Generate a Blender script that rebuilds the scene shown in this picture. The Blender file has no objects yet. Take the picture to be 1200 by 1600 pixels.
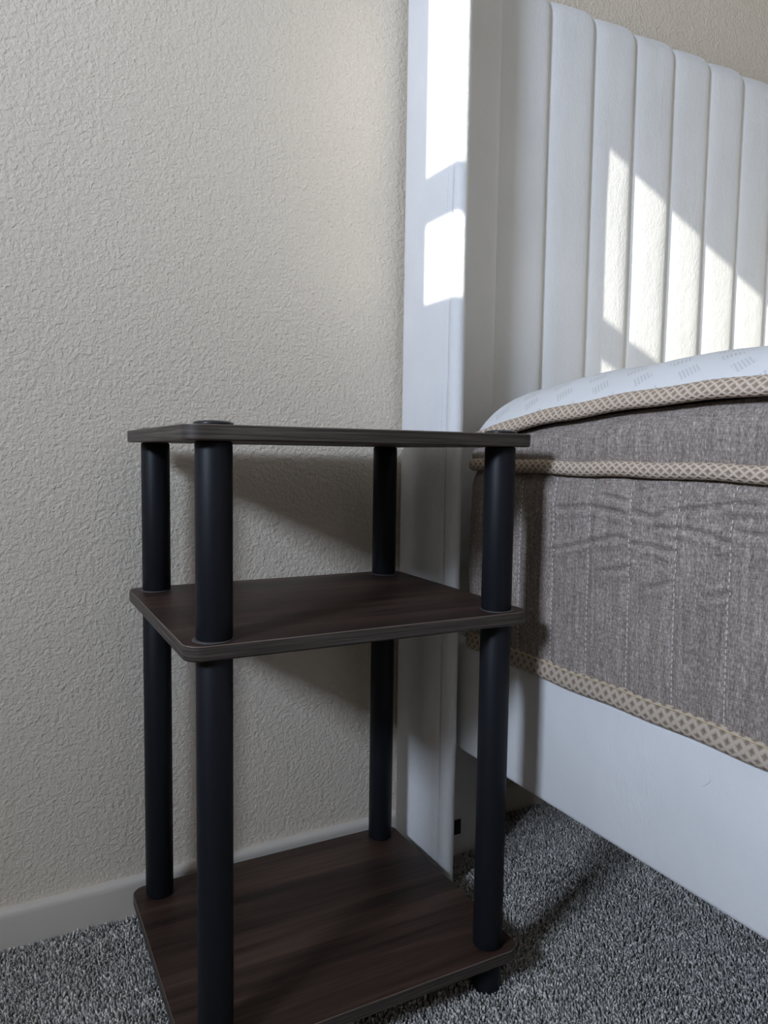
import bpy, bmesh, math, random
import numpy as np
from mathutils import Matrix, Vector

scene = bpy.context.scene
C = scene.collection
random.seed(7)
rng = np.random.default_rng(11)

# ------------------------------------------------------------------ camera
CAM = (0.0, -1.05599, 0.6539)
YAW, PITCH, ROLL, FPX = 0.49903, 0.07832, 0.01417, 1158.2
fwd = Vector((math.sin(YAW) * math.cos(PITCH), math.cos(YAW) * math.cos(PITCH), -math.sin(PITCH)))
right = Vector((math.cos(YAW), -math.sin(YAW), 0))
up = right.cross(fwd)
r2 = math.cos(ROLL) * right + math.sin(ROLL) * up
u2 = -math.sin(ROLL) * right + math.cos(ROLL) * up
cam_data = bpy.data.cameras.new('camera')
cam_data.sensor_fit = 'VERTICAL'
cam_data.sensor_height = 24.0
cam_data.lens = FPX * 24.0 / 1600.0
cam_data.clip_start = 0.02
cam = bpy.data.objects.new('camera', cam_data)
m = Matrix((r2, u2, -fwd)).transposed().to_4x4()
m.translation = Vector(CAM)
cam.matrix_world = m
C.objects.link(cam)
scene.camera = cam

# ------------------------------------------------------------------ world, sun, window daylight, added fill, exposure
world = bpy.data.worlds.new('sky')
scene.world = world
world.use_nodes = True
wn = world.node_tree.nodes
wn['Background'].inputs[0].default_value = (0.62, 0.76, 1.0, 1)
wn['Background'].inputs[1].default_value = 0.6

XL = -1.40                     # inner face of the window wall
SUN_DIR = Vector((1.0, 0.235, -0.48)).normalized()
sd = bpy.data.lights.new('sun', 'SUN')
sd.energy = 12.5
sd.color = (1.0, 0.94, 0.84)
sd.angle = math.radians(0.28)
sun = bpy.data.objects.new('sun', sd)
sun.rotation_euler = SUN_DIR.to_track_quat('-Z', 'Y').to_euler()
sun.location = (-3, -2, 4)
C.objects.link(sun)

def area(name, loc, direction, sx, sy, power, color, spread=180):
    l = bpy.data.lights.new(name, 'AREA')
    l.shape = 'RECTANGLE'
    l.size, l.size_y = sx, sy
    l.energy = power
    l.color = color
    l.spread = math.radians(spread)
    o = bpy.data.objects.new(name, l)
    o.location = loc
    o.rotation_euler = Vector(direction).to_track_quat('-Z', 'Z').to_euler()
    C.objects.link(o)
    return o

# daylight of the side window, lamp just inside its invented frosted pane
area('window_daylight', (XL + 0.004, -1.14, 1.50), (1, 0, 0), 0.30, 0.38, 38.0, (0.67, 0.785, 1.0), 130)
# added warm fill lamp at the made-up window behind the camera
area('rear_fill', (0.6, -3.36, 1.45), (0, 1, 0), 1.6, 1.1, 2.6, (1.0, 0.86, 0.68))

scene.view_settings.view_transform = 'Standard'
scene.view_settings.look = 'None'
scene.view_settings.gamma = 1.0
scene.view_settings.use_curve_mapping = False
scene.view_settings.exposure = -0.25
scene.cycles.use_denoising = True
scene.cycles.max_bounces = 10
scene.cycles.diffuse_bounces = 6

# ------------------------------------------------------------------ helpers
def link(name, me, mat=None, parent=None):
    o = bpy.data.objects.new(name, me)
    C.objects.link(o)
    if mat is not None:
        for mm in (mat if isinstance(mat, (list, tuple)) else [mat]):
            me.materials.append(mm)
    if parent is not None:
        o.parent = parent
    return o

def mesh(name, verts, faces, smooth=False):
    me = bpy.data.meshes.new(name)
    me.from_pydata([tuple(v) for v in verts], [], faces)
    me.validate()
    bm = bmesh.new(); bm.from_mesh(me)
    bmesh.ops.recalc_face_normals(bm, faces=bm.faces)
    bm.to_mesh(me); bm.free()
    if smooth:
        me.polygons.foreach_set('use_smooth', [True] * len(me.polygons))
    me.update()
    return me

def empty(name, loc=(0, 0, 0), rz=0.0):
    o = bpy.data.objects.new(name, None)
    o.empty_display_size = 0.05
    C.objects.link(o)
    o.location = loc
    o.rotation_euler = (0, 0, rz)
    return o

def tag(o, label=None, cat=None, group=None, kind=None):
    if label: o['label'] = label
    if cat: o['category'] = cat
    if group: o['group'] = group
    if kind: o['kind'] = kind
    return o

def box_mesh(name, x0, x1, y0, y1, z0, z1, bev=0.0, seg=2):
    bm = bmesh.new()
    bmesh.ops.create_cube(bm, size=1.0)
    for v in bm.verts:
        v.co = ((x0 + x1) / 2 + v.co.x * (x1 - x0), (y0 + y1) / 2 + v.co.y * (y1 - y0), (z0 + z1) / 2 + v.co.z * (z1 - z0))
    if bev > 0:
        bmesh.ops.bevel(bm, geom=list(bm.edges), offset=bev, segments=seg, affect='EDGES', profile=0.5)
        for f in bm.faces: f.smooth = True
    me = bpy.data.meshes.new(name)
    bm.to_mesh(me); bm.free()
    return me

def lathe_mesh(name, prof, n=32, smooth=True):
    """prof: list of (r, z) from bottom to top, closed with caps"""
    V, F = [], []
    for r, z in prof:
        for k in range(n):
            a = 2 * math.pi * k / n
            V.append((r * math.cos(a), r * math.sin(a), z))
    for i in range(len(prof) - 1):
        for k in range(n):
            a, b = i * n + k, i * n + (k + 1) % n
            F.append((a, b, b + n, a + n))
    F.append(tuple(reversed(range(n))))
    F.append(tuple(range((len(prof) - 1) * n, len(prof) * n)))
    me = mesh(name, V, F)
    if smooth:
        for p in me.polygons:
            p.use_smooth = len(p.vertices) == 4
    return me

def sharp_by_angle(me, deg=35):
    bm = bmesh.new(); bm.from_mesh(me)
    for e in bm.edges:
        if len(e.link_faces) == 2 and e.calc_face_angle(0) > math.radians(deg):
            e.smooth = False
    for f in bm.faces: f.smooth = True
    bm.to_mesh(me); bm.free()

# ------------------------------------------------------------------ materials
def new_mat(name):
    mt = bpy.data.materials.new(name)
    mt.use_nodes = True
    nt = mt.node_tree
    return mt, nt, nt.nodes['Principled BSDF']

def N(nt, kind, **kw):
    n = nt.nodes.new(kind)
    for k, v in kw.items():
        if k.startswith('in_'):
            n.inputs[k[3:]].default_value = v
        else:
            setattr(n, k, v)
    return n

def coords(nt, scale=(1, 1, 1), which='Object', rot=(0, 0, 0)):
    tc = N(nt, 'ShaderNodeTexCoord')
    mp = N(nt, 'ShaderNodeMapping')
    mp.inputs['Scale'].default_value = scale
    mp.inputs['Rotation'].default_value = rot
    nt.links.new(tc.outputs[which], mp.inputs[0])
    return mp.outputs[0]

def noise(nt, vec, scale, detail=3.0, rough=0.5, dist=0.0):
    n = N(nt, 'ShaderNodeTexNoise')
    n.inputs['Scale'].default_value = scale
    n.inputs['Detail'].default_value = detail
    n.inputs['Roughness'].default_value = rough
    n.inputs['Distortion'].default_value = dist
    nt.links.new(vec, n.inputs['Vector'])
    return n.outputs['Fac']

def ramp(nt, fac, stops):
    r = N(nt, 'ShaderNodeValToRGB')
    el = r.color_ramp.elements
    while len(el) < len(stops): el.new(0.5)
    for e, (pos, col) in zip(el, stops):
        e.position = pos
        e.color = (*col, 1) if len(col) == 3 else col
    nt.links.new(fac, r.inputs[0])
    return r.outputs['Color']

def math_n(nt, op, a, b=None, c=None):
    n = N(nt, 'ShaderNodeMath', operation=op)
    for i, v in enumerate((a, b, c)):
        if v is None: continue
        if isinstance(v, (int, float)): n.inputs[i].default_value = v
        else: nt.links.new(v, n.inputs[i])
    return n.outputs[0]

def bump(nt, bsdf, h, dist, strength=1.0, prev=None):
    b = N(nt, 'ShaderNodeBump')
    b.inputs['Distance'].default_value = dist
    b.inputs['Strength'].default_value = strength
    nt.links.new(h, b.inputs['Height'])
    if prev is not None: nt.links.new(prev, b.inputs['Normal'])
    nt.links.new(b.outputs[0], bsdf.inputs['Normal'])
    return b.outputs[0]

def mix_col(nt, fac, a, b, mode='MIX'):
    n = N(nt, 'ShaderNodeMix', data_type='RGBA', blend_type=mode)
    for i, v in ((0, fac), (6, a), (7, b)):
        if isinstance(v, (int, float)): n.inputs[i].default_value = v
        elif isinstance(v, tuple): n.inputs[i].default_value = (*v, 1)
        else: nt.links.new(v, n.inputs[i])
    return n.outputs[2]

M = {}

def wall_mat():
    mt, nt, b = new_mat('orange_peel_paint')
    v = coords(nt)
    b.inputs['Base Color'].default_value = (0.79, 0.70, 0.575, 1)
    b.inputs['Roughness'].default_value = 0.62
    n1 = noise(nt, v, 185.0, 2.0, 0.5, 0.6)
    n2 = noise(nt, v, 85.0, 3.0, 0.55, 0.9)
    r1 = ramp(nt, n1, [(0.34, (0, 0, 0)), (0.66, (1, 1, 1))])
    r2_ = ramp(nt, n2, [(0.48, (0, 0, 0)), (0.60, (1, 1, 1))])
    h = math_n(nt, 'ADD', math_n(nt, 'MULTIPLY', r1, 0.65), math_n(nt, 'MULTIPLY', r2_, 0.30))
    n3 = noise(nt, v, 330.0, 2.0, 0.5)
    h = math_n(nt, 'ADD', h, math_n(nt, 'MULTIPLY', n3, 0.22))
    bump(nt, b, h, 0.0013, 0.8)
    return mt
M['wall'] = wall_mat()

def plain(name, col, rough=0.5, nscale=None, ndist=0.0003, spec=0.5, sheen=0.0):
    mt, nt, b = new_mat(name)
    b.inputs['Base Color'].default_value = (*col, 1)
    b.inputs['Roughness'].default_value = rough
    b.inputs['Specular IOR Level'].default_value = spec
    if sheen:
        b.inputs['Sheen Weight'].default_value = sheen
        b.inputs['Sheen Roughness'].default_value = 0.4
    if nscale:
        bump(nt, b, noise(nt, coords(nt), nscale, 3.0), ndist, 0.7)
    return mt

M['tan'] = plain('bounce_cut_tan', (0.44, 0.38, 0.31), 0.8, 80, 0.001)  # darker tone given to unseen walls to weaken the bounced light
M['ceiling'] = plain('ceiling_paint', (0.66, 0.62, 0.56), 0.8, 60, 0.001)
M['trim'] = plain('trim_paint', (0.68, 0.62, 0.54), 0.45, 60, 0.0008)
M['pole'] = plain('black_plastic_tube', (0.009, 0.010, 0.013), 0.5, 500, 0.00005, 0.22)
M['cap'] = plain('black_cap_plastic', (0.016, 0.017, 0.019), 0.35)
M['collar'] = plain('grey_collar_plastic', (0.085, 0.08, 0.077), 0.5)
M['slot'] = plain('black_rubber', (0.004, 0.004, 0.005), 0.6)
M['thread'] = plain('pale_thread', (0.72, 0.70, 0.70), 0.8)
M['stitch'] = plain('white_stitch_thread', (0.70, 0.67, 0.62), 0.8)
M['tape_thread'] = plain('yellow_edge_thread', (0.62, 0.50, 0.31), 0.7)
M['window_vinyl'] = plain('white_vinyl', (0.8, 0.8, 0.78), 0.4, 40, 0.0002)

def velvet_mat():
    mt, nt, b = new_mat('white_velvet')
    v = coords(nt)
    n = noise(nt, v, 9.0, 3.0, 0.5)
    col = ramp(nt, n, [(0.3, (0.755, 0.75, 0.735)), (0.7, (0.81, 0.80, 0.785))])
    nt.links.new(col, b.inputs['Base Color'])
    b.inputs['Roughness'].default_value = 0.75
    b.inputs['Specular IOR Level'].default_value = 0.25
    b.inputs['Sheen Weight'].default_value = 0.25
    b.inputs['Sheen Roughness'].default_value = 0.45
    fine = noise(nt, coords(nt, (1, 1, 0.55)), 300.0, 3.0, 0.65)
    soft = noise(nt, coords(nt, (1, 1, 0.6)), 55.0, 3.0, 0.55, 0.4)
    p = bump(nt, b, soft, 0.0016, 0.6)
    bump(nt, b, fine, 0.0009, 0.7, p)
    return mt
M['velvet'] = velvet_mat()

def wood_mat(name, dark, mid, light, rough, stretch=(2.2, 34, 34), fine=(6, 260, 260)):
    mt, nt, b = new_mat(name)
    v = coords(nt, stretch)
    n = noise(nt, v, 1.0, 5.0, 0.6, 0.35)
    f = noise(nt, coords(nt, fine), 1.0, 3.0, 0.6)
    h = math_n(nt, 'ADD', math_n(nt, 'MULTIPLY', n, 0.72), math_n(nt, 'MULTIPLY', f, 0.28))
    col = ramp(nt, h, [(0.36, dark), (0.52, mid), (0.66, light)])
    nt.links.new(col, b.inputs['Base Color'])
    b.inputs['Roughness'].default_value = rough
    b.inputs['Specular IOR Level'].default_value = 0.4
    bump(nt, b, f, 0.0002, 0.6)
    return mt
M['wood'] = wood_mat('dark_walnut_laminate', (0.017, 0.0092, 0.0072), (0.050, 0.0275, 0.020), (0.10, 0.058, 0.041), 0.45)
M['wood_edge'] = wood_mat('dark_edge_band', (0.016, 0.0125, 0.010), (0.058, 0.046, 0.037), (0.14, 0.115, 0.095), 0.5, (6, 6, 480), (20, 20, 1100))
M['wood_rim'] = plain('worn_pale_rim', (0.20, 0.15, 0.12), 0.5, 300, 0.0001)

def weave_mat():
    mt, nt, b = new_mat('grey_linen_weave')
    # long vertical slubs, fine threads and a diagonal twill
    slub = noise(nt, coords(nt, (230, 230, 14)), 1.0, 3.0, 0.6)
    thr = noise(nt, coords(nt, (650, 650, 240)), 1.0, 2.0, 0.6)
    hor = noise(nt, coords(nt, (60, 60, 700)), 1.0, 2.0, 0.6)
    h = math_n(nt, 'ADD', math_n(nt, 'MULTIPLY', slub, 0.26), math_n(nt, 'ADD', math_n(nt, 'MULTIPLY', thr, 0.52), math_n(nt, 'MULTIPLY', hor, 0.22)))
    col = ramp(nt, h, [(0.34, (0.12, 0.098, 0.084)), (0.47, (0.25, 0.207, 0.176)), (0.57, (0.375, 0.32, 0.28)), (0.68, (0.65, 0.58, 0.52))])
    nt.links.new(col, b.inputs['Base Color'])
    b.inputs['Roughness'].default_value = 0.85
    b.inputs['Specular IOR Level'].default_value = 0.2
    bump(nt, b, h, 0.0008, 0.7)
    return mt
M['weave'] = weave_mat()

def tape_mat(name, ps, pv, stops):
    mt, nt, b = new_mat(name)
    at = N(nt, 'ShaderNodeAttribute', attribute_name='run')
    sp = N(nt, 'ShaderNodeSeparateXYZ')
    nt.links.new(at.outputs['Vector'], sp.inputs[0])
    s = math_n(nt, 'MULTIPLY', sp.outputs[0], math.pi / ps)
    v = math_n(nt, 'MULTIPLY', sp.outputs[1], math.pi / pv)
    a = math_n(nt, 'ABSOLUTE', math_n(nt, 'COSINE', math_n(nt, 'ADD', s, v)))
    c = math_n(nt, 'ABSOLUTE', math_n(nt, 'COSINE', math_n(nt, 'SUBTRACT', s, v)))
    lat = math_n(nt, 'MAXIMUM', a, c)
    rib = math_n(nt, 'SINE', math_n(nt, 'MULTIPLY', math_n(nt, 'ADD', s, math_n(nt, 'MULTIPLY', v, 0.4)), 9.0))
    fz = noise(nt, coords(nt), 1500.0, 2.0)
    h = math_n(nt, 'ADD', lat, math_n(nt, 'MULTIPLY', rib, 0.05))
    base = ramp(nt, lat, stops)
    col = mix_col(nt, 0.35, base, fz, 'OVERLAY')
    nt.links.new(col, b.inputs['Base Color'])
    b.inputs['Roughness'].default_value = 0.8
    b.inputs['Specular IOR Level'].default_value = 0.2
    bump(nt, b, h, 0.0016, 0.8)
    return mt
M['tape'] = tape_mat('beige_diamond_tape', 0.0130, 0.0100, [(0.58, (0.27, 0.21, 0.16)), (0.76, (0.41, 0.335, 0.255)), (0.97, (0.51, 0.425, 0.335))])
M['rope'] = tape_mat('beige_braided_tape', 0.0112, 0.0062, [(0.66, (0.33, 0.25, 0.185)), (0.85, (0.44, 0.35, 0.265)), (0.98, (0.62, 0.51, 0.405))])

def knit_mat():
    mt, nt, b = new_mat('white_knit_top')
    b.inputs['Base Color'].default_value = (0.78, 0.78, 0.77, 1)
    b.inputs['Roughness'].default_value = 0.8
    b.inputs['Specular IOR Level'].default_value = 0.2
    at = N(nt, 'ShaderNodeAttribute', attribute_name='run')
    sp = N(nt, 'ShaderNodeSeparateXYZ')
    nt.links.new(at.outputs['Vector'], sp.inputs[0])
    S, D = sp.outputs[0], sp.outputs[1]
    # diamond shaped groups of small pin holes
    per_s, per_d = 0.062, 0.060
    def cell(x, per, off=0.0):
        return math_n(nt, 'SUBTRACT', math_n(nt, 'FRACT', math_n(nt, 'ADD', math_n(nt, 'DIVIDE', x, per), off)), 0.5)
    def group(o1, o2):
        cs, cd = math_n(nt, 'ABSOLUTE', cell(S, per_s, o1)), math_n(nt, 'ABSOLUTE', cell(D, per_d, o2))
        dd = math_n(nt, 'ADD', cs, cd)
        return math_n(nt, 'LESS_THAN', dd, 0.24)
    g = math_n(nt, 'MAXIMUM', group(0, 0), group(0.5, 0.5))
    ds = math_n(nt, 'SINE', math_n(nt, 'MULTIPLY', S, 2 * math.pi / 0.0050))
    dd = math_n(nt, 'SINE', math_n(nt, 'MULTIPLY', D, 2 * math.pi / 0.0055))
    dots = math_n(nt, 'GREATER_THAN', math_n(nt, 'MULTIPLY', ds, dd), 0.25)
    holes = math_n(nt, 'MULTIPLY', g, dots)
    col = mix_col(nt, math_n(nt, 'MULTIPLY', holes, 0.55), (0.70, 0.70, 0.69), (0.36, 0.37, 0.355))
    nt.links.new(col, b.inputs['Base Color'])
    fz = noise(nt, coords(nt), 600.0, 2.0)
    h = math_n(nt, 'SUBTRACT', math_n(nt, 'MULTIPLY', fz, 0.3), holes)
    bump(nt, b, h, 0.0008, 0.7)
    return mt
M['knit'] = knit_mat()

def carpet_mats():
    mt, nt, b = new_mat('carpet_pile_yarn')
    at = N(nt, 'ShaderNodeAttribute', attribute_name='tone')
    nt.links.new(at.outputs['Color'], b.inputs['Base Color'])
    b.inputs['Roughness'].default_value = 0.75
    b.inputs['Specular IOR Level'].default_value = 0.3
    M['pile'] = mt
    mt, nt, b = new_mat('carpet_backing')
    n = noise(nt, coords(nt), 260.0, 3.0, 0.7)
    col = ramp(nt, n, [(0.35, (0.07, 0.068, 0.066)), (0.5, (0.20, 0.195, 0.19)), (0.65, (0.40, 0.39, 0.38))])
    nt.links.new(col, b.inputs['Base Color'])
    b.inputs['Roughness'].default_value = 0.9
    bump(nt, b, n, 0.006, 1.0)
    M['carpet'] = mt
carpet_mats()

def glass_mat(name, frosted):
    mt = bpy.data.materials.new(name)
    mt.use_nodes = True
    nt = mt.node_tree
    nt.nodes.clear()
    out = N(nt, 'ShaderNodeOutputMaterial')
    mx = N(nt, 'ShaderNodeMixShader')
    gl = N(nt, 'ShaderNodeBsdfGlossy')
    gl.inputs['Roughness'].default_value = 0.02
    if frosted:
        tr = N(nt, 'ShaderNodeBsdfTranslucent')
        tr.inputs['Color'].default_value = (0.22, 0.25, 0.29, 1)
    else:
        tr = N(nt, 'ShaderNodeBsdfTransparent')
        tr.inputs['Color'].default_value = (0.93, 0.95, 0.95, 1)
    mx.inputs[0].default_value = 0.05
    nt.links.new(tr.outputs[0], mx.inputs[1])
    nt.links.new(gl.outputs[0], mx.inputs[2])
    nt.links.new(mx.outputs[0], out.inputs[0])
    return mt
M['glass'] = glass_mat('clear_pane', False)
M['frosted'] = glass_mat('sun_block_pane', True)  # made-up lower pane, put in to keep direct sun off below the bars

# ------------------------------------------------------------------ room shell
ZF = -0.008                    # carpet backing; the pile tips reach about z = 0
XR, YF, ZC = 3.2, -3.4, 2.60   # right wall, wall behind the camera, ceiling

def struct(name, me, mat, **kw):
    return tag(link(name, me, mat), kind='structure', **kw)

struct('floor', box_mesh('floor', XL - 0.12, XR + 0.12, YF - 0.12, 0.12, ZF - 0.1, ZF), M['carpet'],
       label='grey cut-pile carpet on the bedroom floor')
struct('ceiling', box_mesh('ceiling', XL - 0.12, XR + 0.12, YF - 0.12, 0.12, ZC, ZC + 0.1), M['ceiling'],
       label='plain off-white ceiling above the room')
struct('wall_back', box_mesh('wall_back', XL - 0.12, XR + 0.12, 0.0, 0.12, ZF, ZC), M['wall'],
       label='cream orange-peel textured wall behind table and headboard')
struct('wall_right', box_mesh('wall_right', XR, XR + 0.12, YF, 0.0, ZF, ZC), M['tan'],
       label='unseen tan wall at the far right, darkened to cut bounce light')

def wall_with_hole(name, axis, plane0, plane1, a0, a1, h0, h1, z0, z1, label, mat='wall'):
    """axis 'x': wall is a slab between x=plane0..plane1 spanning a0..a1 in y, hole h0..h1, z0..z1"""
    V, F = [], []
    def bx(p0, p1, c0, c1, e0, e1):
        i = len(V)
        for x in (p0, p1):
            for y in (c0, c1):
                for z in (e0, e1):
                    V.append((x, y, z) if axis == 'x' else (y, x, z))
        for f in ((0, 1, 3, 2), (4, 6, 7, 5), (0, 4, 5, 1), (2, 3, 7, 6), (0, 2, 6, 4), (1, 5, 7, 3)):
            F.append(tuple(i + k for k in f))
    bx(plane0, plane1, a0, h0, ZF, ZC)
    bx(plane0, plane1, h1, a1, ZF, ZC)
    bx(plane0, plane1, h0, h1, ZF, z0)
    bx(plane0, plane1, h0, h1, z1, ZC)
    me = bpy.data.meshes.new(name)
    me.from_pydata(V, [], F)
    bm = bmesh.new(); bm.from_mesh(me); bmesh.ops.recalc_face_normals(bm, faces=bm.faces); bm.to_mesh(me); bm.free()
    return struct(name, me, M[mat], label=label)

# the side window whose sunlight falls on the headboard
WY1, WY0 = -0.550, -2.55
WZ0, WZ1 = 1.25, 2.366
wall_with_hole('wall_left', 'x', XL - 0.12, XL, YF, 0.0, WY0, WY1, WZ0, WZ1, 'cream textured wall with the side window')
wall_with_hole('wall_front', 'y', YF - 0.12, YF, XL - 0.12, XR + 0.12, -0.2, 1.4, 0.9, 2.0, 'unseen tan wall behind the camera, darkened to cut bounce, with an added window', 'tan')

def window(name, axis, pa, pb, a0, a1, z0, z1, bars, frost_below, label):
    root = empty(name, ((pa + pb) / 2, (a0 + a1) / 2, z0) if axis == 'x' else ((a0 + a1) / 2, (pa + pb) / 2, z0))
    tag(root, label, kind='structure')
    def part(nm, p0, p1, c0, c1, e0, e1, mat, bev=0.003):
        if axis == 'x': me = box_mesh(nm, p0, p1, c0, c1, e0, e1, bev)
        else: me = box_mesh(nm, c0, c1, p0, p1, e0, e1, bev)
        me.transform(Matrix.Translation(-root.location))
        return link(nm, me, mat, root)
    fw = 0.012
    part('window_frame', pa, pb, a0, a0 + fw, z0, z1, M['window_vinyl'])
    part('window_frame', pa, pb, a1 - 0.001, a1 + 0.0, z0, z1, M['window_vinyl'], 0)
    part('window_sill', pa, pb, a0 + fw, a1 - 0.001, z0, z0 + 0.02, M['window_vinyl'])
    zz = [z0 + 0.02] + [b for bar in bars for b in bar] + [z1]
    for b0, b1 in bars:
        part('sash_bar', pa, pb, a0 + fw, a1 - 0.001, b0, b1, M['window_vinyl'])
    pm = (pa + pb) / 2
    for k in range(0, len(zz), 2):
        fr = zz[k + 1] <= frost_below
        part('pane', pm - 0.002, pm + 0.002, a0 + fw, a1 - 0.001, zz[k], zz[k + 1], M['frosted'] if fr else M['glass'], 0)
    return root

window('window_1', 'x', XL - 0.085, XL - 0.045, WY0, WY1, WZ0, WZ1, [(1.836, 1.862), (1.992, 2.048)], 1.85,
       'white side window with added sun-blocking frosted lower pane and sash bar')
window('added_rear_window', 'y', YF - 0.085, YF - 0.045, -0.2, 1.4, 0.9, 2.0, [(1.44, 1.48)], 0.0,  # unseen window added to go with the rear fill lamp
       'added wide white window behind the camera, unseen, for the rear fill')

# baseboard: painted board with a rounded top lip
def baseboard(name, pts_xy, label):
    prof = [(0.0, ZF), (-0.012, ZF), (-0.012, 0.040), (-0.0115, 0.0452), (-0.0095, 0.0482), (-0.006, 0.050), (0.0, 0.0505)]
    V, F = [], []
    (xa, xb) = pts_xy
    for x in (xa, xb):
        for y, z in prof: V.append((x, y - 0.0002, z))
    n = len(prof)
    for i in range(n - 1): F.append((i, i + 1, n + i + 1, n + i))
    F.append(tuple(range(n))); F.append(tuple(reversed(range(n, 2 * n)))); F.append((0, n, 2 * n - 1, n - 1))
    me = mesh(name, V, F)
    sharp_by_angle(me, 40)
    return struct(name, me, M['trim'], label=label)
baseboard('baseboard_back', (XL, XR), 'low cream painted baseboard along the textured wall')

# carpet pile: real tufts where the photograph and nearby views can see them
def carpet_pile():
    x0, x1, y0, y1 = -0.18, 1.26, -0.82, -0.0135
    sp = 0.0029
    gx, gy = np.meshgrid(np.arange(x0, x1, sp), np.arange(y0, y1, sp))
    n = gx.size
    cx = gx.ravel() + rng.uniform(-0.5, 0.5, n) * sp
    cy = np.minimum(gy.ravel() + rng.uniform(-0.5, 0.5, n) * sp, y1 - 0.001)
    # slow waves make the pile lie in slightly different directions
    lean = 0.0032
    ang = rng.uniform(0, 2 * np.pi, n)
    wx = 0.5 * np.sin(cx * 31 + cy * 17) + 0.5 * np.sin(cx * 13 - cy * 41 + 1.3)
    lx = lean * (0.9 * np.cos(ang) + 0.4 * wx)
    ly = lean * (0.9 * np.sin(ang) + 0.4 * np.sin(cx * 23 - cy * 29))
    hgt = 0.0078 + rng.normal(0, 0.0012, n)
    rad = 0.0015 * rng.uniform(0.75, 1.25, n)
    rot = rng.uniform(0, 2 * np.pi, n)
    V = np.zeros((n, 7, 3), np.float32)
    for k in range(3):
        a = rot + k * 2 * np.pi / 3
        V[:, k, 0] = cx + rad * 0.7 * np.cos(a); V[:, k, 1] = cy + rad * 0.7 * np.sin(a); V[:, k, 2] = ZF
        a2 = a + 0.7
        V[:, 3 + k, 0] = cx + lx * 0.6 + rad * np.cos(a2); V[:, 3 + k, 1] = cy + ly * 0.6 + rad * np.sin(a2); V[:, 3 + k, 2] = ZF + hgt * 0.86
    V[:, 6, 0] = cx + lx; V[:, 6, 1] = cy + ly; V[:, 6, 2] = ZF + hgt
    V[:, :, 1] = np.minimum(V[:, :, 1], -0.0125)
    base = (np.arange(n) * 7)[:, None, None]
    tri = np.array([[0, 1, 4], [0, 4, 3], [1, 2, 5], [1, 5, 4], [2, 0, 3], [2, 3, 5], [3, 4, 6], [4, 5, 6], [5, 3, 6]])
    T = (base + tri[None]).reshape(-1, 3).astype(np.int32)
    me = bpy.data.meshes.new('carpet_pile')
    nv, nf = n * 7, len(T)
    me.vertices.add(nv); me.vertices.foreach_set('co', V.reshape(-1))
    me.loops.add(nf * 3); me.loops.foreach_set('vertex_index', T.reshape(-1))
    me.polygons.add(nf)
    me.polygons.foreach_set('loop_start', np.arange(nf, dtype=np.int32) * 3)
    me.polygons.foreach_set('use_smooth', np.ones(nf, dtype=bool))
    me.update(calc_edges=True)
    pick = rng.uniform(0, 1, n)
    g = np.where(pick < 0.30, rng.uniform(0.20, 0.30, n), np.where(pick < 0.80, rng.uniform(0.34, 0.50, n), rng.uniform(0.55, 0.75, n)))
    tone = np.stack([g * 1.27, g * 1.22, g * 1.13, np.ones(n)], 1)
    col = np.repeat(tone[:, None, :], 7, 1).astype(np.float32)
    at = me.color_attributes.new('tone', 'FLOAT_COLOR', 'POINT')
    at.data.foreach_set('color', col.reshape(-1))
    o = link('carpet_pile', me, M['pile'])
    tag(o, 'grey speckled carpet pile around table and bed', 'carpet', kind='stuff')
carpet_pile()

# ------------------------------------------------------------------ side table
TW, TD, TT = 0.406, 0.3388, 0.0151
TZ = (0.0522, 0.4707, 0.6791)          # top faces of the three boards
INX, INY = 0.0334, 0.0254
table = empty('side_table', (0.1638, -0.37467, ZF), -0.01285)
tag(table, 'three-tier dark walnut side table with black tube legs beside bed', 'side table')

def rrect2(x0, x1, y0, y1, r, n=8):
    pts = []
    for cx, cy, a0 in ((x1 - r, y1 - r, 0), (x0 + r, y1 - r, 90), (x0 + r, y0 + r, 180), (x1 - r, y0 + r, 270)):
        for k in range(n + 1):
            a = math.radians(a0 + 90 * k / n)
            pts.append((cx + r * math.cos(a), cy + r * math.sin(a)))
    return pts

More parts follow.
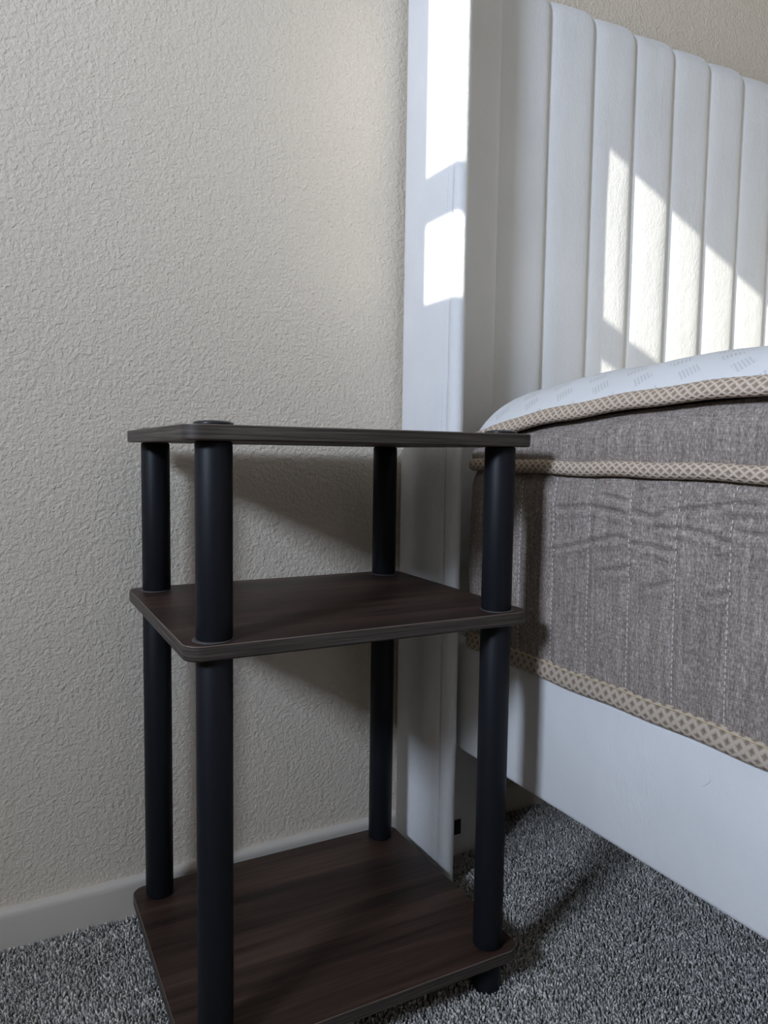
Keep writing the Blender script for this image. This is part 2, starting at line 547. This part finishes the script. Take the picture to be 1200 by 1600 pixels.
def board(ztop):
    e = 0.0007
    r = 0.018
    rings = [(0.0012, ztop - TT, 1), (0.0, ztop - TT + 0.0012, 1), (0.0, ztop - e, 1), (e, ztop, 2)]
    # core slab with laminate top
    core = []
    F, V = [], []
    outer = rrect2(0, TW, 0, TD, r)
    n = len(outer)
    inn = rrect2(e, TW - e, e, TD - e, r - e)
    ins = rrect2(0.0004, TW - 0.0004, 0.0004, TD - 0.0004, r - 0.0004)
    low = rrect2(0.0012, TW - 0.0012, 0.0012, TD - 0.0012, r - 0.0012)
    for ring, z in ((low, ztop - TT), (ins, ztop - TT + 0.0012), (ins, ztop - e), (inn, ztop)):
        for x, y in ring: V.append((x, y, z - ZF))
    mats = []
    for i in range(3):
        for k in range(n):
            F.append((i * n + k, i * n + (k + 1) % n, (i + 1) * n + (k + 1) % n, (i + 1) * n + k))
    F.append(tuple(reversed(range(n)))); F.append(tuple(range(3 * n, 4 * n)))
    me = mesh('shelf', V, F)
    o = link('shelf', me, [M['wood'], M['wood_rim']], table)
    for p in me.polygons:
        zc = sum(me.vertices[v].co.z for v in p.vertices) / len(p.vertices)
        if len(p.vertices) == 4 and zc > ztop - ZF - e * 0.8: p.material_index = 1
    sharp_by_angle(me, 30)
    # edge band around the board
    V, F = [], []
    for ring, z in ((ins, ztop - TT + 0.0013), (outer, ztop - TT + 0.0015), (outer, ztop - e - 0.0002), (ins, ztop - e)):
        for x, y in ring: V.append((x, y, z - ZF))
    for i in range(3):
        for k in range(n):
            F.append((i * n + k, i * n + (k + 1) % n, (i + 1) * n + (k + 1) % n, (i + 1) * n + k))
    me = mesh('edge_band', V, F)
    sharp_by_angle(me, 40)
    eb = link('edge_band', me, M['wood_edge'], o)
    eb['label'] = 'greyish brown edge strip'
    return o
for z in TZ: board(z)

posts = [(INX, INY), (TW - INX, INY), (INX, TD - INY), (TW - INX, TD - INY)]
def pole_mesh(z0, z1, r=0.018):
    L = z1 - z0
    return lathe_mesh('pole', [(r - 0.0022, 0), (r - 0.0007, 0.0007), (r, 0.0022), (r, L - 0.0022), (r - 0.0007, L - 0.0007), (r - 0.0022, L)], 40)
up_me = pole_mesh(TZ[1], TZ[2] - TT)
lo_me = pole_mesh(TZ[0], TZ[1] - TT)
up_me.materials.append(M['pole']); lo_me.materials.append(M['pole'])
cap_me = lathe_mesh('cap', [(0.0188, 0), (0.0193, 0.0012), (0.0188, 0.0026), (0.015, 0.0038), (0.008, 0.0044), (0.002, 0.0046)], 40)
cap_me.materials.append(M['cap'])
foot_me = lathe_mesh('foot', [(0.0150, 0), (0.0166, 0.0015), (0.0170, 0.004), (0.0172, TZ[0] - TT - ZF - 0.002), (0.0165, TZ[0] - TT - ZF)], 32)
foot_me.materials.append(M['pole'])
col_me = lathe_mesh('collar', [(0.0196, 0), (0.0199, 0.0003), (0.0194, 0.0008), (0.0180, 0.0009)], 40)
col_me.materials.append(M['collar'])
for (px, py) in posts:
    for me, z, nm in ((up_me, TZ[1], 'pole'), (lo_me, TZ[0], 'pole'), (cap_me, TZ[2], 'cap'), (foot_me, ZF, 'foot'), (col_me, TZ[1], 'collar')):
        o = bpy.data.objects.new(nm, me)
        C.objects.link(o)
        o.parent = table
        dx = dy = 0.0
        if nm == 'collar':            # the drilled seat shows a little to the camera side of each tube
            dx, dy = (-0.002 if px < 0.1 else 0.001), -0.0012
        o.location = (px + dx, py + dy, z - ZF)

# ------------------------------------------------------------------ bed frame
bed = empty('bed_frame', (0.596, -0.1, ZF))
tag(bed, 'white velvet bed frame with channel-tufted winged headboard', 'bed frame')
BO = Vector((0.596, -0.1, ZF))
BX1 = 2.19                      # far side of the bed
def bpart(name, me, mat, parent=None, label=None):
    me.transform(Matrix.Translation(-BO))
    o = link(name, me, mat, parent or bed)
    if label: o['label'] = label
    return o

HZ = 1.394
# backing board
bpart('headboard_back', box_mesh('headboard_back', 0.617, BX1 - 0.021, -0.062, -0.020, 0.255, HZ - 0.035, 0.006), M['velvet'])

# vertical channels
def channel_mesh(xa, xb):
    w = xb - xa
    R = 0.034
    yb = -0.0800
    spine = []
    for z in np.linspace(0.30, HZ - R, 44): spine.append((yb, z, -1.0, 0.0))
    for k in range(1, 13):
        a = math.radians(90 * k / 12)
        spine.append((yb + R - R * math.cos(a), HZ - R + R * math.sin(a), -math.cos(a), math.sin(a)))
    spine.append((-0.030, HZ, 0.0, 1.0))
    us = [-1, -0.985, -0.96, -0.92, -0.86, -0.76, -0.6, -0.4, -0.2, 0, 0.2, 0.4, 0.6, 0.74, 0.84, 0.90, 0.94, 0.965, 0.985, 1]
    V, F = [], []
    ph = rng.uniform(0, 6.28, 4)
    for si, (y, z, ny, nz) in enumerate(spine):
        for u in us:
            bl = 0.0055 * (1 - abs(u) ** 3.6)
            bl += 0.0052 * max(0.0, (u + 1) / 2) ** 1.5 * (1 - max(0, (u - 0.80) / 0.20) ** 2)
            wob = 0.0006 * math.sin(9 * z + ph[0]) * (1 - u * u) + 0.0003 * math.sin(23 * z + ph[1] + 2 * u) * (1 - u * u)
            bl += wob
            if si < 2: bl *= 0.5
            V.append((xa + w * (u + 1) / 2 + 0.0006 * math.sin(5 * z + ph[2]) * (1 - u * u), y + ny * bl, z + nz * bl))
    n = len(us)
    for i in range(len(spine) - 1):
        for k in range(n - 1):
            F.append((i * n + k, i * n + k + 1, (i + 1) * n + k + 1, (i + 1) * n + k))
    # closed back
    b0 = len(V)
    for i, (y, z, ny, nz) in enumerate(spine):
        zz = min(z, HZ - 0.004)
        V.append((xa, -0.0625, zz)); V.append((xb, -0.0625, zz))
    me = mesh('channel', V[:b0], F, True)
    return me
HX0, HC = 0.72842, 0.09534
edges = [HX0 + HC * k for k in range(-1, 16)]
edges[0] = 0.6172
edges = [e for e in edges if e < BX1 - 0.06] + [BX1 - 0.0210]
seam_me = None
for a, b_ in zip(edges[:-1], edges[1:]):
    bpart('channel', channel_mesh(a, b_), M['velvet'])

# wings: flat padded side, stitched seam, rounded front roll
WZ_TOP = 1.405
def extrude_profile(name, prof, z0, z1, nz=2, top_round=0.012, wob=0.0, lean=None, lean_y=-0.13):
    """prof closed outline (x, y); extruded along z with slightly pulled-in ends"""
    cx = sum(p[0] for p in prof) / len(prof); cy = sum(p[1] for p in prof) / len(prof)
    zs = [(z0, 0.9), (z0 + 0.004, 1.0)] + [(z, 1.0) for z in np.linspace(z0 + 0.03, z1 - 0.03, nz)] + [(z1 - top_round, 1.0), (z1 - top_round * 0.4, 0.97), (z1, 0.8)]
    V, F = [], []
    n = len(prof)
    for z, s in zs:
        for k, (x, y) in enumerate(prof):
            q = wob * (math.sin(17 * z + 2.1 * k) + 0.6 * math.sin(41 * z + k))
            yy = cy + (y - cy) * s
            if lean is not None:
                k0 = (yy - -0.02) / -0.12 if lean_y == -0.13 else max(0.0, 1 - (-0.1475 - yy) / 0.021)
                yy += lean(z) * min(1.0, max(0.0, k0))
            V.append((cx + (x - cx) * s + q, yy, z))
    for i in range(len(zs) - 1):
        for k in range(n):
            F.append((i * n + k, i * n + (k + 1) % n, (i + 1) * n + (k + 1) % n, (i + 1) * n + k))
    F.append(tuple(reversed(range(n)))); F.append(tuple(range((len(zs) - 1) * n, len(zs) * n)))
    me = mesh(name, V, F)
    sharp_by_angle(me, 50)
    return me

def wing(sgn, x_out):
    """sgn +1: outer face at x_out looking to -x"""
    X = lambda d: x_out + sgn * d
    lean = lambda z: -0.009 * max(0.0, (z - 0.7) / 0.6)      # the padding is fuller towards the top
    wroot = bpart('wing', extrude_profile('wing', [
        (X(0.0075), -0.0126), (X(0.004), -0.0132), (X(0.0012), -0.0160), (X(0.0003), -0.021), (X(0.0), -0.06), (X(0.0), -0.10),
        (X(0.0), -0.1420), (X(0.0006), -0.1450), (X(0.0030), -0.1460), (X(0.010), -0.1462), (X(0.0200), -0.1462), (X(0.0203), -0.10), (X(0.0203), -0.02), (X(0.018), -0.0126)],
        ZF, WZ_TOP, 40, lean=lean), M['velvet'])
    rl = [(0.0100, -0.1508), (0.0030, -0.1516), (0.0006, -0.1540), (0.0, -0.160), (0.0002, -0.166), (0.0016, -0.174), (0.0048, -0.1812), (0.0100, -0.1862),
          (0.0165, -0.1886), (0.0230, -0.1880), (0.0292, -0.1845), (0.0340, -0.178), (0.0368, -0.168), (0.0375, -0.158), (0.0370, -0.1506)]
    roll = [(X(x * 0.55), -0.1475 + (y + 0.1506) * 0.56) for x, y in rl]
    bpart('wing_roll', extrude_profile('wing_roll', roll, ZF, WZ_TOP, 60, wob=0.00012, lean=lean, lean_y=-0.158), M['velvet'], wroot, 'rounded padded front edge')
    # row of stitches one finger behind the seam
    V, F = [], []
    z = 0.0
    while z < WZ_TOP - 0.02:
        i = len(V)
        k0 = lean(z)
        xa, xb, ya, yb_ = X(-0.0005), X(0.0004), -0.1348 + k0 * 0.95, -0.1340 + k0 * 0.95
        for x in (xa, xb):
            for y in (ya, yb_):
                for zz in (z, z + 0.0042): V.append((x, y, zz))
        for f in ((0, 1, 3, 2), (4, 6, 7, 5), (0, 4, 5, 1), (2, 3, 7, 6), (0, 2, 6, 4), (1, 5, 7, 3)):
            F.append(tuple(i + k for k in f))
        z += 0.0068
    o = bpart('wing_stitching', mesh('wing_stitching', V, F), M['velvet'], wroot, 'row of tiny tonal stitches')
    o['kind'] = 'stuff'
wing(1, 0.5962)
wing(-1, BX1)

# side rails, foot rail
RZ0, RZ1 = 0.2087, 0.3728
def rail_mesh(name, x0, x1, y0, y1):
    bm = bmesh.new(); bm.from_mesh(box_mesh('t', x0, x1, y0, y1, RZ0, RZ1, 0.007, 4))
    me = bpy.data.meshes.new(name); bm.to_mesh(me); bm.free()
    return me
YFOOT = -2.235
bpart('side_rail', rail_mesh('side_rail', 0.6266, 0.6620, YFOOT, -0.0925), M['velvet'])
bpart('side_rail', rail_mesh('side_rail', BX1 - 0.0660, BX1 - 0.0306, YFOOT, -0.0925), M['velvet'])
bpart('foot_rail', rail_mesh('foot_rail', 0.6626, BX1 - 0.0666, YFOOT, YFOOT + 0.035), M['velvet'])
for yy in (-0.5, -0.95, -1.4, -1.85):
    bpart('slat', box_mesh('slat', 0.6626, BX1 - 0.0666, yy - 0.035, yy + 0.035, 0.350, 0.368, 0.002), M['wood'])
for x0, x1 in ((0.6172, 0.765), (BX1 - 0.169, BX1 - 0.0212)):
    lg = bpart('headboard_leg', box_mesh('headboard_leg', x0, x1, -0.0885, -0.045, ZF, 0.254, 0.003), M['velvet'], None, 'upholstered panel leg under the headboard')
    if x0 < 1:
        s = bpart('bracket', box_mesh('bracket', 0.666, 0.6785, -0.0905, -0.0886, 0.034, 0.0588, 0.0006), M['slot'], lg, 'small black bracket')
for x0 in (0.66, BX1 - 0.10):
    bpart('foot_leg', box_mesh('foot_leg', x0, x0 + 0.04, YFOOT + 0.036, YFOOT + 0.076, ZF, RZ1 - 0.03, 0.004), M['slot'])

# ------------------------------------------------------------------ mattress
matt = empty('mattress', (0.622, -0.148, RZ1))
tag(matt, 'thick mattress with white knit top, grey woven sides and beige tape', 'mattress')
MO = Vector(matt.location)
MX0, MX1, MY1, MY0, MR = 0.6225, BX1 - 0.0265, -0.148, -2.195, 0.050
ts_dense = np.concatenate([np.linspace(0, 0.36, 300, endpoint=False), np.linspace(0.36, 1.0, 40)])

def loop(d=0.0):
    """rounded rectangle pulled in by d (negative = pushed out); starts at the head corner and runs along the visible side"""
    r = max(MR - d, 0.006)
    x0, x1, y0, y1 = MX0 + d, MX1 - d, MY0 + d, MY1 - d
    P = []
    for k in range(1, 21):                       # head-left corner, from the head face to the side
        a = math.radians(90 + 90 * k / 20)
        P.append((x0 + r + r * math.cos(a), y1 - r + r * math.sin(a)))
    for t in ts_dense[1:]:
        P.append((x0, (y1 - r) + ((y0 + r) - (y1 - r)) * t))
    for k in range(1, 9):
        a = math.radians(180 + 90 * k / 8)
        P.append((x0 + r + r * math.cos(a), y0 + r + r * math.sin(a)))
    for t in np.linspace(0, 1, 25)[1:]:
        P.append(((x0 + r) + (x1 - x0 - 2 * r) * t, y0))
    for k in range(1, 9):
        a = math.radians(270 + 90 * k / 8)
        P.append((x1 - r + r * math.cos(a), y0 + r + r * math.sin(a)))
    for t in np.linspace(0, 1, 41)[1:]:
        P.append((x1, (y0 + r) + (y1 - y0 - 2 * r) * t))
    for k in range(1, 9):
        a = math.radians(90 * k / 8)
        P.append((x1 - r + r * math.cos(a), y1 - r + r * math.sin(a)))
    for t in np.linspace(0, 1, 41)[1:]:
        P.append(((x1 - r) + (x0 + r - (x1 - r)) * t, y1))
    return np.array(P)

BASE = loop(0.0)
SEG = np.linalg.norm(np.roll(BASE, -1, 0) - BASE, axis=1)
ARC = np.concatenate([[0], np.cumsum(SEG)[:-1]])
NRM = np.roll(BASE, -1, 0) - np.roll(BASE, 1, 0)
NRM = np.stack([NRM[:, 1], -NRM[:, 0]], 1); NRM /= np.linalg.norm(NRM, axis=1)[:, None]
if NRM[60, 0] > 0: NRM = -NRM
NP = len(BASE)

def sag(xy):
    """how far the top edge sinks towards the head end (the corner is soft)"""
    dy = np.maximum(-0.325 - xy[:, 1], -0.13)
    return 0.024 * np.exp(-dy / 0.19)

def mpart(name, rows, runs, mat, smooth=True, cap_top=False, cap_bottom=False, parent=None):
    """rows: list of (NP,3) arrays; runs: list of (NP,2)"""
    nr = len(rows)
    V = np.concatenate(rows) - np.array(MO)
    idx = np.arange(NP); nx = (idx + 1) % NP
    F = []
    for i in range(nr - 1):
        F += [tuple(q) for q in np.stack([i * NP + idx, i * NP + nx, (i + 1) * NP + nx, (i + 1) * NP + idx], 1).tolist()]
    if cap_bottom: F.append(tuple(range(NP)))
    if cap_top: F.append(tuple(range((nr - 1) * NP, nr * NP)))
    me = bpy.data.meshes.new(name)
    me.from_pydata(V.tolist(), [], F)
    at = me.attributes.new('run', 'FLOAT_VECTOR', 'POINT')
    R = np.zeros((len(V), 3), np.float32); R[:, :2] = np.concatenate(runs)
    at.data.foreach_set('vector', R.reshape(-1))
    bm = bmesh.new(); bm.from_mesh(me); bmesh.ops.recalc_face_normals(bm, faces=bm.faces); bm.to_mesh(me); bm.free()
    if smooth: me.polygons.foreach_set('use_smooth', [True] * len(me.polygons))
    return link(name, me, mat, parent or matt)

# lower border: quilted with vertical stitch lines, puckers and creases
ST_Y = [-0.228, -0.291] + [-0.354 - 0.0622 * k for k in range(0, 29)]
CREASES = [[(-0.362, 0.59), (-0.418, 0.596), (-0.472, 0.591)], [(-0.356, 0.538), (-0.394, 0.548), (-0.455, 0.564), (-0.473, 0.564)],
           [(-0.442, 0.524), (-0.466, 0.529), (-0.48, 0.535)], [(-0.483, 0.56), (-0.513, 0.56), (-0.54, 0.557)],
           [(-0.481, 0.595), (-0.512, 0.59), (-0.52, 0.593)], [(-0.524, 0.598), (-0.562, 0.603), (-0.598, 0.61), (-0.624, 0.612)],
           [(-0.545, 0.582), (-0.575, 0.58), (-0.6, 0.573)], [(-0.507, 0.515), (-0.536, 0.526)], [(-0.578, 0.517), (-0.603, 0.526)],
           [(-0.512, 0.58), (-0.541, 0.581)], [(-0.438, 0.61), (-0.471, 0.606)], [(-0.48, 0.616), (-0.51, 0.621), (-0.534, 0.625)],
           [(-0.605, 0.61), (-0.637, 0.611), (-0.67, 0.606)], [(-0.64, 0.56), (-0.69, 0.55)], [(-0.61, 0.585), (-0.66, 0.583)]]
def seg_dist(Y, Z, pts):
    best = np.full(Y.shape, 9.0); sd_ = np.zeros(Y.shape); tt = np.zeros(Y.shape)
    for i in range(len(pts) - 1):
        (ya, za), (yb, zb) = pts[i], pts[i + 1]
        dy, dz = yb - ya, zb - za
        L2 = dy * dy + dz * dz
        t = np.clip(((Y - ya) * dy + (Z - za) * dz) / L2, 0, 1)
        d = np.hypot(Y - ya - t * dy, Z - za - t * dz)
        s = Z - (za + t * dz)
        mk = d < best
        best = np.where(mk, d, best); sd_ = np.where(mk, s, sd_)
    return best, sd_
Z0, Z1 = RZ1 + 0.012, 0.634
zs = np.linspace(Z0, Z1, 92)
rows, runs = [], []
on_side = np.abs(NRM[:, 0] + 1) < 1e-3
st_shift = {k: rng.uniform(-0.003, 0.003) for k in range(len(ST_Y))}
for z in zs:
    t = (z - Z0) / (Z1 - Z0)
    out = 0.0035 * math.sin(math.pi * t) ** 0.6 - 0.0065 * max(0, (t - 0.90) / 0.10) ** 1.5
    disp = np.full(NP, out)
    y = BASE[:, 1]
    for k, sy in enumerate(ST_Y):
        yy = sy + st_shift[k] * math.sin(math.pi * t)
        disp -= np.where(on_side, 0.0022 * np.exp(-((y - yy) / 0.0045) ** 2), 0)
    Zr = np.full(NP, z)
    for c in CREASES:
        d, s = seg_dist(y, Zr, c)
        disp += np.where(on_side, -0.0030 * np.exp(-(d / 0.0024) ** 2) + 0.0018 * np.exp(-((d - 0.006) / 0.0040) ** 2), 0)
    w_ = np.sin(y * 61 + 3 * np.sin(z * 40)) * np.sin(z * 75 + 2 * np.sin(y * 33))
    disp += np.where(on_side, 0.0006 * w_ * (0.35 + t), 0)
    xy = BASE + NRM * disp[:, None]
    rows.append(np.column_stack([xy, Zr])); runs.append(np.column_stack([ARC, Zr]))
border = mpart('border', rows, runs, M['weave'], cap_bottom=True)
border['label'] = 'grey woven quilted border'
# stitches of the quilting, as short raised threads
def side_x(y, z):
    i = int(round((z - Z0) / (Z1 - Z0) * (len(zs) - 1))); i = min(max(i, 0), len(zs) - 1)
    k = int(np.argmin(np.where(on_side, np.abs(BASE[:, 1] - y), 9)))
    return rows[i][k, 0]
V, F = [], []
for k, sy in enumerate(ST_Y[:14]):
    z = Z0 + 0.016
    while z < Z1 - 0.008:
        t = (z - Z0) / (Z1 - Z0)
        yy = sy + st_shift[k] * math.sin(math.pi * t)
        i = len(V)
        xs = side_x(yy, z)
        for dx in (-0.0007, 0.0004):
            for dy in (-0.00045, 0.00045):
                for dz in (0, 0.0034): V.append((xs + dx, yy + dy, z + dz))
        for f in ((0, 1, 3, 2), (4, 6, 7, 5), (0, 4, 5, 1), (2, 3, 7, 6), (0, 2, 6, 4), (1, 5, 7, 3)):
            F.append(tuple(i + q for q in f))
        z += 0.0062
me = mesh('quilt_stitching', V, F); me.transform(Matrix.Translation(-MO))
q = link('quilt_stitching', me, M['stitch'], border); q['kind'] = 'stuff'; q['label'] = 'white dashed quilting stitches'

# upper border, tucked in under the top tape
rows, runs = [], []
for t in np.linspace(0, 1, 22):
    top = 0.716 - sag(BASE) * 0.95
    z = 0.640 + (top - 0.640) * t
    out = 0.0030 * math.sin(math.pi * min(1, t * 1.15)) - 0.014 * max(0, (t - 0.60) / 0.40) ** 1.6
    wv = 0.0006 * np.sin(BASE[:, 1] * 45 + 4 * t)
    xy = BASE + NRM * (out + wv * math.sin(math.pi * t))[:, None]
    rows.append(np.column_stack([xy, z])); runs.append(np.column_stack([ARC, z]))
ub = mpart('pillow_border', rows, runs, M['weave'])
ub['label'] = 'grey woven pillow-top border'

def tape(name, zc_fn, h, depth, out, tilt=0.0, mat='rope'):
    rows, runs = [], []
    K = 13
    wav = 0.0007 * np.sin(BASE[:, 1] * 52) + 0.0006 * np.sin(BASE[:, 1] * 23 + 1)
    for k in range(K):
        a = math.pi * (k / (K - 1) - 0.5)
        sx, sz = math.copysign(abs(math.cos(a)) ** 0.7, math.cos(a)), math.copysign(abs(math.sin(a)) ** 0.85, math.sin(a))
        o = out + depth * sx - tilt * sz
        z = zc_fn + wav + sz * h / 2
        rows.append(np.column_stack([BASE + NRM * o, z]))
        runs.append(np.column_stack([ARC, np.full(NP, (k / (K - 1) - 0.5) * h * 1.25)]))
    return mpart(name, rows, runs, M[mat])
ztop = 0.7265 - sag(BASE)
t1 = tape('edge_tape', ztop, 0.020, 0.010, -0.004, 0.004)
t2 = tape('edge_tape', np.full(NP, 0.6405), 0.0175, 0.0095, -0.002)
t3 = tape('edge_tape', np.full(NP, RZ1 + 0.0130), 0.0255, 0.0062, -0.001, 0.002, 'tape')
t1['label'] = 'beige braided tape along the top edge'
t2['label'] = 'beige braided tape around the middle'
t3['label'] = 'beige diamond-woven tape along the bottom edge'
# thin yellow sewing line on the bottom tape
rows, runs = [], []
for k in range(6):
    a = 2 * math.pi * k / 6
    rows.append(np.column_stack([BASE + NRM * (0.0034 + 0.0008 * math.cos(a)), np.full(NP, RZ1 + 0.0222 + 0.0007 * math.sin(a)) + 0.0007 * np.sin(BASE[:, 1] * 52) + 0.0006 * np.sin(BASE[:, 1] * 23 + 1)]))
    runs.append(np.column_stack([ARC, np.zeros(NP)]))
rows.append(rows[0]); runs.append(runs[0])
mpart('sewing_line', rows, runs, M['tape_thread'], parent=t3)

# crowned knit top
rows, runs = [], []
for d in (0.004, 0.0045, 0.007, 0.011, 0.016, 0.022, 0.030, 0.040, 0.052, 0.068, 0.09, 0.12, 0.16, 0.22, 0.30, 0.40):
    P = loop(d)
    inner = math.exp(-d / 0.16)
    z = 0.733 - sag(P) * inner + 0.046 * (1 - math.exp(-max(0, d - 0.0045) / 0.036))
    z = z + 0.0012 * np.sin(P[:, 1] * 40 + P[:, 0] * 13) * (1 - math.exp(-d / 0.03))
    rows.append(np.column_stack([P, z])); runs.append(np.column_stack([ARC, np.full(NP, d * 1.35)]))
tp = mpart('knit_top', rows, runs, M['knit'], cap_top=True)
tp['label'] = 'white knit quilted top with pin-hole diamonds'

# ------------------------------------------------------------------ a stray thread on the rail
def tube_curve(name, pts, r, mat):
    cu = bpy.data.curves.new(name, 'CURVE'); cu.dimensions = '3D'
    spn = cu.splines.new('NURBS'); spn.points.add(len(pts) - 1)
    for p, c in zip(spn.points, pts): p.co = (*c, 1)
    spn.use_endpoint_u = True; spn.order_u = 3
    cu.bevel_depth = r; cu.bevel_resolution = 2; cu.resolution_u = 8
    ob = bpy.data.objects.new('tmp', cu); C.objects.link(ob)
    dg = bpy.context.evaluated_depsgraph_get()
    me = bpy.data.meshes.new_from_object(ob.evaluated_get(dg))
    bpy.data.objects.remove(ob); me.name = name
    me.materials.clear(); me.materials.append(mat)
    o = bpy.data.objects.new(name, me); C.objects.link(o)
    return o
th = tube_curve('stray_thread', [(0.6262, -0.577, 0.347), (0.6262, -0.584, 0.346), (0.6262, -0.589, 0.340), (0.6262, -0.588, 0.333), (0.6262, -0.580, 0.327)], 0.00035, M['thread'])
tag(th, 'thin curled hair clinging to the white bed rail', 'hair')
